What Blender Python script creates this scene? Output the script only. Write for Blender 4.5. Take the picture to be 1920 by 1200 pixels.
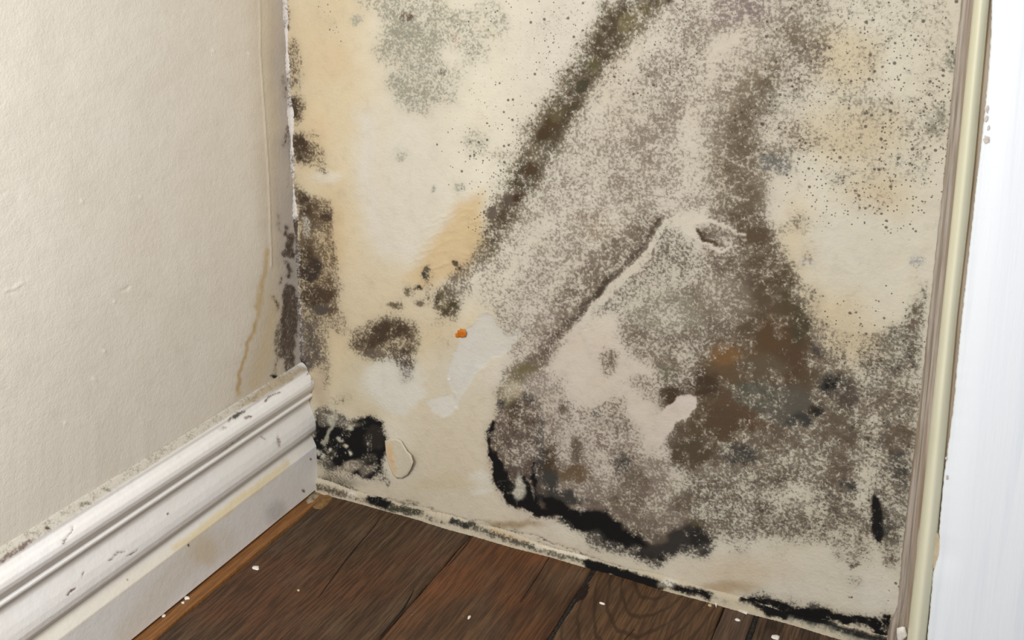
import bpy, bmesh, math, random
import numpy as np
from mathutils import Matrix, Vector

random.seed(4); np.random.seed(4)
for o in list(bpy.data.objects): bpy.data.objects.remove(o)
scn = bpy.context.scene
COL = scn.collection

# ------------------------------------------------------------------ camera
S = 0.8                                    # metres per solver unit
YAW, PITCH, ROLL, F, SY = 0.4425940, -0.2194579, 0.0014304, 1877.304, -304.357
def rot(a, b, c):
    ca, sa, cb, sb, cc, sc = math.cos(a), math.sin(a), math.cos(b), math.sin(b), math.cos(c), math.sin(c)
    return np.array([[ca,-sa,0],[sa,ca,0],[0,0,1]]) @ np.array([[1,0,0],[0,cb,-sb],[0,sb,cb]]) @ np.array([[cc,0,sc],[0,1,0],[-sc,0,cc]])
RM = rot(YAW, PITCH, ROLL)
CP = np.array([1.06117162, -1.35637128, 1.0]) * S
cam = bpy.data.cameras.new('camera'); camo = bpy.data.objects.new('camera', cam); COL.objects.link(camo)
cam.sensor_width = 36; cam.lens = F / 1920 * 36; cam.shift_y = SY / 1920; cam.clip_start = 0.02
m = Matrix.Identity(4)
for i in range(3):
    m[i][0], m[i][1], m[i][2], m[i][3] = RM[i,0], RM[i,2], -RM[i,1], CP[i]
camo.matrix_world = m
scn.camera = camo

def lin(c): 
    c = np.asarray(c, float) / 255
    return np.where(c <= .04045, c / 12.92, ((c + .055) / 1.055) ** 2.4)

# ------------------------------------------------------------------ light
world = bpy.data.worlds.new('room_light'); scn.world = world; world.use_nodes = True
bg = world.node_tree.nodes['Background']
bg.inputs[0].default_value = (1.0, 0.985, 0.96, 1); bg.inputs[1].default_value = 0.40
def area(name, loc, target, sx, sy, power, col):
    l = bpy.data.lights.new(name, 'AREA'); l.shape = 'RECTANGLE'; l.size = sx; l.size_y = sy
    l.energy = power; l.color = col
    o = bpy.data.objects.new(name, l); COL.objects.link(o); o.location = loc
    o.rotation_euler = (Vector(target) - Vector(loc)).to_track_quat('-Z', 'Y').to_euler()
    return o
area('window_light', (0.95, -1.75, 1.62), (0.3, 0.0, 0.40), 0.75, 0.75, 16.5, (0.98, 1.0, 1.05))
area('side_window_light', (0.36, -1.16, 0.86), (0.0, -0.3, 0.42), 0.3, 0.3, 9.5, (0.97, 1.0, 1.07))
scn.view_settings.view_transform = 'Standard'; scn.view_settings.look = 'None'
scn.view_settings.exposure = 0.0; scn.view_settings.gamma = 1.0; scn.view_settings.use_curve_mapping = False

# ------------------------------------------------------------------ projection helpers (photo frame 1920x1200)
def ray(q):
    return RM @ np.array([q[0] - 960, F, -(q[1] - 600 - SY)])
def on_back(q, y=0.0):
    d = ray(q); return CP + d * ((y - CP[1]) / d[1])
def on_left(q, x=0.0):
    d = ray(q); return CP + d * ((x - CP[0]) / d[0])
def on_floor(q, z=0.0):
    d = ray(q); return CP + d * ((z - CP[2]) / d[2])
def project(P):
    v = (np.asarray(P) - CP) @ RM
    f = np.maximum(v[:,1], .05)
    return 960 + F * v[:,0] / f, 600 + SY - F * v[:,2] / f

# ------------------------------------------------------------------ numpy noise
def vnoise(X, Y, cell, seed):
    rs = np.random.RandomState(seed); T = rs.rand(256, 256)
    x = X / cell + 1000; y = Y / cell + 1000
    xi = np.floor(x).astype(int); yi = np.floor(y).astype(int)
    fx = x - xi; fy = y - yi; fx = fx*fx*(3-2*fx); fy = fy*fy*(3-2*fy)
    g = lambda a, b: T[(xi + a) & 255, (yi + b) & 255]
    return ((g(0,0)*(1-fx) + g(1,0)*fx)*(1-fy) + (g(0,1)*(1-fx) + g(1,1)*fx)*fy) * 2 - 1
def fbm(X, Y, cell, seed, octv=4):
    r = 0; a = 1; t = 0
    for k in range(octv):
        r = r + a * vnoise(X, Y, cell / 2**k, seed + k*7); t += a; a *= .55
    return r / t * 1.5

# ------------------------------------------------------------------ stain map of a surface: paint colour, growth colour + density, dots, relief
class Stain:
    def __init__(s, x0, y0, x1, y1, step, paint, growth=(62,48,32), warp=1.0, seed=1):
        s.x0, s.y0, s.st = x0, y0, step
        s.X, s.Y = np.meshgrid(np.arange(x0, x1, step, dtype=float), np.arange(y0, y1, step, dtype=float))
        s.Wx = s.X + warp * (9*fbm(s.X, s.Y, 60, seed) + 5*fbm(s.X, s.Y, 14, seed+20))
        s.Wy = s.Y + warp * (9*fbm(s.X, s.Y, 60, seed+40) + 5*fbm(s.X, s.Y, 14, seed+60))
        h, w = s.X.shape
        s.P = np.zeros((h, w, 3)) + lin(paint); s.C = np.zeros((h, w, 3)) + lin(growth)
        s.D = np.zeros((h, w)); s.T = np.zeros((h, w)); s.H = np.zeros((h, w))
    def box(s, xa, ya, xb, yb, pad):
        h, w = s.X.shape
        i0 = max(0, int((xa-pad-s.x0)/s.st)); i1 = min(w, int((xb+pad-s.x0)/s.st)+2)
        j0 = max(0, int((ya-pad-s.y0)/s.st)); j1 = min(h, int((yb+pad-s.y0)/s.st)+2)
        return (slice(j0, max(j0,j1)), slice(i0, max(i0,i1)))
    def put(s, sl, sd, soft, d=None, c=None, p=None, h=None, t=None, k=1.0, add=False, mx=False):
        m = np.clip(sd / (2*soft) + .5, 0, 1); m = m*m*(3-2*m)*k
        if c is not None:
            mc = np.clip(m*1.5, 0, 1)[...,None]; s.C[sl] = s.C[sl]*(1-mc) + lin(c)*mc
        if d is not None:
            if add: s.D[sl] = s.D[sl] + d*m
            elif mx: s.D[sl] = np.maximum(s.D[sl], d*m)
            else: s.D[sl] = s.D[sl]*(1-m) + d*m
        if p is not None: s.P[sl] = s.P[sl]*(1-m[...,None]) + lin(p)*m[...,None]
        if h is not None: s.H[sl] = s.H[sl] + h*m
        if t is not None: s.T[sl] = s.T[sl]*(1-m) + t*m
    def grid(s, sl, raw): return (s.X[sl], s.Y[sl]) if raw else (s.Wx[sl], s.Wy[sl])
    def E(s, x, y, rx, ry, soft, ang=0, raw=False, **k):
        R = max(rx, ry); sl = s.box(x-R, y-R, x+R, y+R, soft+18)
        gx, gy = s.grid(sl, raw); a = math.radians(ang)
        u = (gx-x)*math.cos(a) + (gy-y)*math.sin(a); v = -(gx-x)*math.sin(a) + (gy-y)*math.cos(a)
        r = np.sqrt((u/rx)**2 + (v/ry)**2)
        s.put(sl, (1-r)*min(rx, ry), soft, **k)
    def L(s, pts, wid, soft, raw=False, **k):
        P = np.array(pts, float); W = np.broadcast_to(np.asarray(wid, float), (len(P),))
        sl = s.box(P[:,0].min(), P[:,1].min(), P[:,0].max(), P[:,1].max(), soft+W.max()+18)
        gx, gy = s.grid(sl, raw); best = np.full(gx.shape, -1e9)
        for i in range(len(P)-1):
            a, b = P[i], P[i+1]; ab = b-a
            tt = np.clip(((gx-a[0])*ab[0] + (gy-a[1])*ab[1]) / (ab@ab), 0, 1)
            dd = np.hypot(gx-a[0]-tt*ab[0], gy-a[1]-tt*ab[1])
            best = np.maximum(best, (W[i]*(1-tt)+W[i+1]*tt)/2 - dd)
        s.put(sl, best, soft, **k)
    def G(s, pts, soft, raw=False, **k):
        P = np.array(pts, float)
        sl = s.box(P[:,0].min(), P[:,1].min(), P[:,0].max(), P[:,1].max(), soft+18)
        gx, gy = s.grid(sl, raw); ins = np.zeros(gx.shape, bool); dist = np.full(gx.shape, 1e9)
        for i in range(len(P)):
            a, b = P[i], P[(i+1) % len(P)]; ab = b-a
            tt = np.clip(((gx-a[0])*ab[0] + (gy-a[1])*ab[1]) / (ab@ab + 1e-9), 0, 1)
            dist = np.minimum(dist, np.hypot(gx-a[0]-tt*ab[0], gy-a[1]-tt*ab[1]))
            cr = (a[1] > gy) != (b[1] > gy)
            with np.errstate(divide='ignore', invalid='ignore'):
                xi = (b[0]-a[0])*(gy-a[1])/(b[1]-a[1]+1e-12) + a[0]
            ins ^= cr & (gx < xi)
        s.put(sl, np.where(ins, dist, -dist), soft, **k)
    def sample(s, px, py, arr):
        h, w = s.X.shape
        x = np.clip((px-s.x0)/s.st, 0, w-1.001); y = np.clip((py-s.y0)/s.st, 0, h-1.001)
        i = x.astype(int); j = y.astype(int); fx = x-i; fy = y-j
        if arr.ndim == 3: fx = fx[:,None]; fy = fy[:,None]
        return (arr[j,i]*(1-fx)+arr[j,i+1]*fx)*(1-fy) + (arr[j+1,i]*(1-fx)+arr[j+1,i+1]*fx)*fy
    def write(s, me, P):
        px, py = project(P); n = len(P)
        for name, rgb, al in (('paint', s.P, s.T), ('growth', s.C, s.D)):
            a = me.attributes.new(name, 'FLOAT_COLOR', 'POINT')
            v = np.concatenate([s.sample(px, py, rgb), s.sample(px, py, al)[:,None]], 1).astype(np.float32)
            a.data.foreach_set('color', v.ravel())

# ------------------------------------------------------------------ materials
class NT:
    def __init__(s, name):
        s.m = bpy.data.materials.new(name); s.m.use_nodes = True; s.t = s.m.node_tree
        s.b = s.t.nodes['Principled BSDF']
    def n(s, kind, **k):
        nd = s.t.nodes.new(kind)
        for a, v in k.items(): setattr(nd, a, v)
        return nd
    def put(s, sock, v):
        if isinstance(v, bpy.types.NodeSocket): s.t.links.new(v, sock)
        elif v is not None: sock.default_value = v
    def math(s, op, a, b=None, c=None, clamp=False):
        nd = s.n('ShaderNodeMath', operation=op, use_clamp=clamp)
        for i, v in enumerate((a, b, c)): s.put(nd.inputs[i], v)
        return nd.outputs[0]
    def sm(s, v, lo, hi, a=0.0, b=1.0):
        nd = s.n('ShaderNodeMapRange', interpolation_type='SMOOTHSTEP')
        s.put(nd.inputs['Value'], v); nd.inputs['From Min'].default_value = lo; nd.inputs['From Max'].default_value = hi
        nd.inputs['To Min'].default_value = a; nd.inputs['To Max'].default_value = b
        return nd.outputs[0]
    def mix(s, f, a, b, mode='MIX'):
        nd = s.n('ShaderNodeMix', data_type='RGBA', blend_type=mode)
        s.put(nd.inputs[0], f); s.put(nd.inputs[6], a); s.put(nd.inputs[7], b)
        return nd.outputs[2]
    def coords(s, scale=(1,1,1), rotz=0):
        tc = s.n('ShaderNodeTexCoord'); mp = s.n('ShaderNodeMapping')
        s.t.links.new(tc.outputs['Object'], mp.inputs['Vector']); mp.inputs['Scale'].default_value = scale
        mp.inputs['Rotation'].default_value = rotz if isinstance(rotz, tuple) else (0,0,rotz)
        return mp.outputs[0]
    def noise(s, vec, scale, detail=2, rough=.5, dist=0, col=False):
        nd = s.n('ShaderNodeTexNoise'); s.put(nd.inputs['Vector'], vec)
        nd.inputs['Scale'].default_value = scale; nd.inputs['Detail'].default_value = detail
        nd.inputs['Roughness'].default_value = rough; nd.inputs['Distortion'].default_value = dist
        return nd.outputs['Color' if col else 'Fac']
    def bump(s, h, dist, strength=1.0, nrm=None):
        nd = s.n('ShaderNodeBump'); nd.inputs['Strength'].default_value = strength; nd.inputs['Distance'].default_value = dist
        s.put(nd.inputs['Height'], h)
        if nrm is not None: s.put(nd.inputs['Normal'], nrm)
        return nd.outputs[0]
    def done(s, col, rough=.8, nrm=None, spec=.3):
        s.put(s.b.inputs['Base Color'], col); s.put(s.b.inputs['Roughness'], rough)
        s.b.inputs['Specular IOR Level'].default_value = spec
        if nrm is not None: s.put(s.b.inputs['Normal'], nrm)
        return s.m
def C4(c): return tuple(lin(c)) + (1,)

def stained(name, fine=285., amp=3.0, bump=0.0005, bscale=300., rough=.75, tex=1.0, spec=.25, grain=(1,1,1)):
    """Painted surface: its attributes carry paint colour, growth colour, growth density (alpha) and dot density."""
    t = NT(name); v = t.coords(); vg = t.coords(grain)
    A = t.n('ShaderNodeAttribute', attribute_name='paint'); B = t.n('ShaderNodeAttribute', attribute_name='growth')
    D = B.outputs['Alpha']; T = A.outputs['Alpha']
    n1 = t.noise(vg, fine, 4, .68); n2 = t.noise(v, 120, 3, .6, .4); n3 = t.noise(v, 22, 3, .55)
    nn = t.math('MULTIPLY_ADD', n1, amp, -amp/2)
    nn = t.math('ADD', nn, t.math('MULTIPLY_ADD', n2, 1.3, -.65))
    nn = t.math('ADD', nn, t.math('MULTIPLY_ADD', n3, .5, -.25))
    ramp = t.math('MULTIPLY', t.math('MULTIPLY', D, 3.0, clamp=True), t.sm(D, .98, 1.2, 1.0, .35))
    x = t.math('MULTIPLY_ADD', nn, ramp, D)
    al = t.sm(x, .22, .84)
    al = t.math('MULTIPLY', al, t.sm(D, .3, 1.05, .74, 1.0))
    # paint: slow mottling and a faint yellowing
    mot = t.noise(v, 9, 4, .6)
    pc = t.mix(t.sm(mot, .3, .75, 0, .22*tex), A.outputs['Color'], C4((226,208,176)), 'MULTIPLY')
    pc = t.mix(t.sm(t.noise(v, 60, 5, .65), .45, .75, 0, .12*tex), pc, C4((150,140,120)), 'MULTIPLY')
    haze = t.math('MULTIPLY', D, .42, clamp=True)
    pc = t.mix(haze, pc, B.outputs['Color'])
    gc = t.mix(t.sm(t.noise(v, 150, 2, .5), .42, .72, 0, .35), B.outputs['Color'], C4((140,122,98)))
    gc = t.mix(t.sm(D, .75, 1.0), gc, B.outputs['Color'])
    col = t.mix(al, pc, gc)
    # round colonies: small and larger dots
    dm = None
    for sc, r0, r1, kk in ((330., .16, .36, 1.0), (170., .12, .34, .55)):
        vo = t.n('ShaderNodeTexVoronoi', feature='F1'); t.put(vo.inputs['Vector'], v); vo.inputs['Scale'].default_value = sc
        sp = t.n('ShaderNodeSeparateColor'); t.put(sp.inputs[0], vo.outputs['Color'])
        pick = t.math('LESS_THAN', sp.outputs[0], t.math('MULTIPLY', T, kk))
        rad = t.math('MULTIPLY_ADD', t.math('POWER', sp.outputs[1], 2.0), r1-r0, r0)
        dd = t.math('DIVIDE', vo.outputs['Distance'], rad)
        k = t.math('MULTIPLY', pick, t.sm(dd, .6, 1.25, .82, 0.))
        dm = k if dm is None else t.math('MAXIMUM', dm, k)
    col = t.mix(dm, col, C4((70,60,46)))
    bn = t.noise(v, bscale, 3, .55)
    bn = t.math('ADD', bn, t.math('MULTIPLY', t.noise(v, bscale*.4, 2, .5), 1.1))
    bn = t.math('ADD', bn, t.math('MULTIPLY', al, -.5))
    return t.done(col, t.mix(al, (rough,)*3+(1,), (.97,)*3+(1,)), t.bump(bn, bump), spec)

def plain(name, c, c2=None, rough=.7, scale=60, bump=.0003, stretch=(1,1,1), spec=.3, f=.5):
    t = NT(name); v = t.coords(stretch); n = t.noise(v, scale, 4, .6)
    return t.done(t.mix(t.sm(n, .35, .7, 0, 1), C4(c), C4(c2 or c)), rough, t.bump(n, bump), spec)

# ------------------------------------------------------------------ object helpers
def link(name, me, mat, parent=None, smooth=True):
    o = bpy.data.objects.new(name, me); COL.objects.link(o); me.materials.append(mat)
    if smooth: me.polygons.foreach_set('use_smooth', [True]*len(me.polygons))
    if parent is not None: o.parent = parent
    return o
def grid_mesh(name, P, nu, nv, flip=False):
    """P: (nu*nv,3) points, row-major over u then v."""
    idx = np.arange(nu*nv).reshape(nu, nv)
    q = np.stack([idx[:-1,:-1], idx[1:,:-1], idx[1:,1:], idx[:-1,1:]], -1).reshape(-1, 4)
    if flip: q = q[:, ::-1]
    me = bpy.data.meshes.new(name)
    me.vertices.add(len(P)); me.vertices.foreach_set('co', np.asarray(P, np.float32).ravel())
    me.loops.add(q.size); me.loops.foreach_set('vertex_index', q.ravel().astype(np.int32))
    me.polygons.add(len(q)); me.polygons.foreach_set('loop_start', (np.arange(len(q))*4).astype(np.int32))
    me.update(calc_edges=True); me.validate()
    return me
def pymesh(name, verts, faces):
    me = bpy.data.meshes.new(name); me.from_pydata([tuple(map(float, v)) for v in verts], [], faces); me.update(); return me
def struct(o): o['kind'] = 'structure'; return o
def thing(o, label, cat, group=None):
    o['label'] = label; o['category'] = cat
    if group: o['group'] = group
    return o

# ------------------------------------------------------------------ back wall stains (photo coordinates are only the tracing frame of the stain map)
BR=(66,50,33); OL=(88,76,48); BK=(15,13,11); GY=(150,148,130); PG=(112,98,84); GB=(92,78,62); HZ=(106,92,70); RU=(122,80,34); DG=(58,54,48)
W = Stain(500, -220, 1860, 1240, 2, (214,206,184), warp=.75, seed=3)
E, L, G = W.E, W.L, W.G
# --- paint colours
G([(480,-260),(690,-260),(690,120),(720,240),(700,420),(740,560),(900,600),(900,800),(640,760),(480,760)], 55, p=(212,190,146))
E(575,70,45,75,30, p=(212,186,140)); E(610,120,40,40,25, p=(212,184,136)); E(590,250,30,60,25, p=(216,186,134))
E(780,300,70,210,50, p=(206,198,178)); L([(690,220),(690,330),(720,470),(760,470)],45,26, p=(208,200,184))
E(620,480,30,130,20, p=(212,180,126))
E(720,560,110,70,35, p=(210,190,152))
G([(905,360),(860,385),(815,440),(760,520),(790,545),(870,520),(915,450)], 16, p=(212,178,118))
E(690,720,55,60,20, p=(204,188,150)); E(740,715,60,50,18, p=(206,204,192)); E(880,820,120,110,50, p=(206,190,160)); E(860,700,60,60,40,p=(204,192,168))
G([(600,870),(900,900),(1060,1010),(1300,1090),(1690,1150),(1690,1240),(600,1240)], 30, p=(208,194,168))
E(900,905,24,26,5, p=(212,206,192)); E(840,905,60,14,10, p=(204,188,152))
E(610,880,60,18,8, p=(196,182,150)); E(625,905,50,10,6,p=(160,146,118))
G([(1000,-240),(1620,-240),(1500,300),(1400,700),(1000,1000),(930,700),(960,480)], 60, p=(206,196,178))
for x,y,rx,ry in ((1600,250,90,60),(1640,370,60,50),(1560,560,60,70),(1600,640,60,40),(1500,450,40,60),(1590,110,60,60)): E(x,y,rx,ry,35, p=(212,192,152))
E(1600,470,90,90,40, p=(208,201,180)); E(1480,1090,200,40,30, p=(210,200,180)); E(1640,1110,40,40,20, p=(212,204,188)); E(1380,1070,90,25,20,p=(208,188,158))
E(1360,1100,60,12,8, p=(188,160,118)); E(960,985,50,8,5, p=(178,150,108)); 
# --- yellow wet patch wrinkles (relief)
for k in range(46):
    x = 780+random.random()*135; y = 385+random.random()*140
    if (y-380) < (905-x)*.15 or x+y < 1225: continue
    L([(x-12-random.random()*10,y+5),(x,y+random.uniform(-3,2)),(x+12+random.random()*10,y-6)], 3, 1.6, h=random.uniform(.4,.9))
# --- grey patches at the top left (clustered colonies)
for x,y,r,d in ((735,10,30,.5),(775,15,34,.56),(810,20,30,.5),(738,45,26,.5),(775,50,26,.42),(720,62,22,.5),(748,72,30,.58),(770,78,28,.56),(808,62,28,.6),(830,70,22,.5),
    (712,92,20,.55),(740,100,26,.52),(765,105,30,.5),(795,100,28,.48),(770,130,30,.48),(800,130,34,.46),(735,118,20,.35),(738,155,20,.5),(765,180,30,.5),(790,165,34,.5),
    (815,165,34,.48),(840,150,26,.4),(845,175,22,.4),(770,195,20,.42),(800,205,16,.45),(860,40,26,.36),(880,62,30,.38),(900,30,28,.36),(935,45,26,.45),(925,20,20,.4),
    (905,92,30,.42),(880,95,22,.34),(940,65,18,.4),(893,265,26,.42),(905,250,16,.3),(858,120,16,.25),(870,140,14,.25),(700,-20,40,.4),(780,-40,60,.5),(860,-60,60,.4),(640,-80,30,.4)):
    E(x,y,r,r*random.uniform(.85,1.05),6, d=d*random.uniform(.85,1.02), c=(128,126,106))
E(785,40,12,8,6,d=.08); E(712,55,10,10,5,d=.1)
for x,y,r,d,c in ((758,32,12,.75,GB),(825,135,8,.7,GB),(860,78,9,.5,(150,120,100)),(668,32,11,.5,GY),(624,42,7,.4,GY),(760,295,11,.5,GY),(740,288,6,.4,GY),(815,357,6,.5,GY),(862,353,9,.5,GY),
    (795,310,7,.3,GY),(820,380,6,.3,GY),(870,135,8,.3,GY),(846,100,6,.4,GY),(1420,0,20,.3,GY),(870,145,9,.3,GY),(958,145,9,.3,GY),(930,215,9,.35,GY),(715,490,5,.4,GY),(640,368,12,.3,GB)):
    E(x,y,r,r*.9,4, d=d, c=c)
L([(598,-40),(600,30),(604,62)],[12,9,4],5,d=.36,c=(130,118,90))
for x,y,r,d in ((1020,60,30,.22),(960,100,40,.16),(1000,180,50,.14),(990,250,50,.16),(1050,40,30,.25)): E(x,y,r,r,20,d=d,c=GY)
# --- dots
G([(850,-200),(1120,-200),(1080,150),(960,330),(860,350),(840,200)], 40, t=.22)
G([(1030,-60),(1150,20),(1060,190),(960,330),(905,440),(880,430),(940,300),(1010,170)], 14, t=.75)
for x,y in ((635,15),(625,62),(612,20)): E(x,y,14,18,8,t=.25)
G([(1480,-200),(1800,-200),(1780,420),(1500,420),(1440,300)], 50, t=.6)
E(1635,370,50,35,20,t=.85); E(1580,150,60,60,30,t=.5); E(1420,240,60,50,20,t=.55)
G([(1540,560),(1740,560),(1700,1100),(1500,1010),(1560,800)], 30, t=.35)
G([(1150,-200),(1330,-100),(1300,200),(1180,180),(1120,150)], 30, t=.3)
# --- column of growth along the left corner
for pts in (((535,-200),(536,50)),((541,85),(543,160)),): L(pts,[10,12],4,d=.8,c=BR)
E(548,95,12,22,7,d=.75,c=BR); E(553,120,9,14,5,d=.6,c=BR); E(556,150,12,22,8,d=.45,c=BR)
E(553,205,15,26,7,d=.92,c=BR); E(566,200,10,18,6,d=.6,c=BR)
E(556,268,16,22,6,d=1.0,c=BR); E(572,285,26,18,8,d=.88,c=BR); E(592,290,20,16,9,d=.55,c=BR); E(590,250,14,10,7,d=.4,c=OL); E(600,305,16,14,8,d=.4,c=BR); E(605,320,14,9,6,d=.35,c=BR)
L([(551,325),(556,365)],6,3,d=.8,c=BR)
G([(550,350),(575,362),(618,375),(622,412),(625,450),(634,520),(634,560),(628,600),(566,600),(556,480)], 6, d=.74,c=(84,66,44))
E(565,385,14,26,8,d=.9,c=BR); E(612,400,10,14,5,d=.85,c=BR); E(600,452,16,22,9,d=.42); E(610,490,10,30,6,d=.38); E(590,440,8,10,4,d=.3)
E(580,505,26,26,8,d=1.05,c=(58,46,36)); E(570,480,14,20,8,d=.8,c=BR); E(606,555,18,16,6,d=1.0,c=(72,55,38)); E(582,560,16,22,8,d=.7,c=BR); E(600,582,16,8,4,d=1.,c=(80,70,58))
L([(560,528),(580,532),(590,538),(598,530),(615,526)],4,2,d=.15,h=1.2)
E(570,425,8,20,4,d=.1,p=(200,192,178),h=1.0); L([(555,590),(585,586),(600,600)],5,2,d=.15,h=.8)
E(635,605,15,20,5,d=.58,c=GB); E(636,605,7,10,4,d=.2)
G([(556,600),(598,600),(602,650),(606,682),(590,690),(574,700),(558,700)], 6, d=.86,c=(88,76,64))
L([(604,600),(606,640),(612,690),(620,745)],[14,18,16,6],6,d=.5,c=GB); E(568,678,9,8,3,d=1.1,c=BK)
L([(575,700),(600,735)],12,8,d=.25,c=GB); E(640,750,16,8,5,d=.5,c=OL); E(655,742,8,6,3,d=.5,c=OL); E(600,720,14,40,10,p=(196,170,132))
# --- clusters left of the centre
G([(655,622),(690,600),(740,594),(782,606),(790,640),(778,668),(782,692),(764,704),(735,672),(700,674),(655,652)], 7, d=.64,c=BR)
E(735,628,30,14,8,d=.9,c=BR); E(700,662,17,9,6,d=.88,c=GB); E(757,655,24,12,7,d=.74,c=BR); E(718,650,12,8,5,d=.3); E(760,705,12,12,5,d=.5,c=GB); E(756,712,10,10,4,d=.55); E(668,685,9,6,3,d=.3,c=GB)
G([(815,548),(845,535),(868,560),(856,590),(838,602),(818,580)],6,d=.95,c=(70,60,36)); E(838,566,9,9,5,d=.6,c=OL)
L([(842,530),(862,520),(885,505),(905,480),(930,440)],[14,22,30,34,30],9,d=.62,c=GB)
E(853,496,8,5,3,d=1,c=BR); E(860,506,4,4,2,d=1,c=BR); E(800,512,9,16,5,d=.82,c=DG); E(805,535,7,10,4,d=.6,c=GB); E(765,546,11,11,5,d=.6,c=OL); E(785,540,8,5,3,d=.75,c=BR); E(802,558,4,12,3,d=.7,c=GB)
E(740,572,14,6,4,d=.7,c=OL); E(786,567,8,7,4,d=.65,c=GB); E(725,597,10,6,4,d=.6,c=GB); E(772,598,14,6,4,d=.5,c=GB); E(815,605,20,10,6,d=.35,c=GB); E(700,530,6,5,3,d=.4); E(640,540,8,8,4,d=.35)
E(865,545,22,14,8,d=.55,c=GB); E(850,600,6,5,3,d=.7,c=BR); E(825,640,40,30,16,d=.16,c=OL)
# --- central light brown-grey band
G([(1240,-220),(1640,-220),(1560,20),(1420,170),(1350,290),(1340,400),(1250,410),(1130,560),(1030,655),(960,680),(945,650),(890,560),(915,480),(1000,370),(1110,200),(1200,40)], 22, d=.40,c=PG)
for pts,w,d in ((((1500,-100),(1400,30),(1330,120),(1290,210),(1300,280)),36,.24),(((1250,20),(1215,90),(1180,130),(1110,230)),26,.2),(((1340,40),(1290,90),(1250,220),(1160,330)),50,.5),
    (((1120,230),(1030,360),(960,450)),34,.36),(((1240,280),(1150,390),(1050,500)),44,.46),(((1010,430),(950,520),(910,570)),34,.26),(((1330,300),(1250,380)),50,.26),(((1090,540),(1010,620),(960,650)),30,.46),(((1060,520),(990,590)),14,.24)):
    L(pts,w,14,d=d)
E(1390,20,50,30,20,d=.5,c=(110,92,88)); E(1270,150,40,50,20,d=.46); E(1120,420,50,30,20,d=.48,c=(120,102,80)); E(1000,520,22,16,10,d=.45); E(1240,330,40,30,16,d=.42)
L([(1400,55),(1370,80),(1340,105)],[3,9,4],3,d=.06)
for k in range(70):
    x=random.uniform(1020,1160); y=random.uniform(340,520)
    if abs((x-1090)+(y-430)*.6)>70: continue
    E(x,y,random.uniform(3,9),random.uniform(2,4),2,ang=-25,h=random.uniform(.5,1.2),d=.1,k=.7)
# peeled edge with the brown growth along it
G([(1252,404),(1200,470),(1130,545),(1060,600),(1030,560),(1110,480),(1200,410)], 16, d=.56,c=GB)
L([(1246,412),(1195,482),(1130,560),(1060,610),(1015,670),(990,705)],[16,30,36,30,34,40],10,d=.68,c=GB)
# --- dark diagonal band
L([(1290,-200),(1205,0),(1150,60),(1105,120),(1065,190),(1025,255),(985,315),(955,370),(930,430),(915,470)],[90,80,84,84,78,80,78,66,50,36],16,d=.5,c=OL)
L([(1280,-200),(1205,-5),(1160,50),(1115,110),(1078,178),(1040,240),(1005,300),(972,355),(945,405),(925,445)],[50,46,44,44,40,42,46,42,32,20],13,d=.72,c=(70,58,38))
for x,y,rx,ry,d,c in ((1190,30,34,16,.72,(100,88,54)),(1110,120,16,12,.9,(82,74,44)),(1090,165,15,11,.95,(64,58,40)),(1035,230,16,10,.9,(70,54,30)),(1045,215,14,10,.9,OL),(1020,252,12,9,.95,(66,50,28)),(1000,290,16,14,.8,OL),
    (975,335,20,14,1.05,(70,58,38)),(990,320,14,10,1,(70,52,30)),(950,380,14,10,1.1,(82,70,56)),(968,372,10,8,1,(64,44,26)),(925,397,9,8,1.1,(92,80,66)),(925,432,14,12,.95,BR),(1255,3,7,4,.9,BR)):
    E(x,y,rx,ry,6,ang=-50,d=d,c=c)
E(985,240,14,12,6,d=.55,c=OL); E(935,290,18,8,6,d=.55,c=OL); E(1130,15,12,10,5,d=.5)
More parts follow.
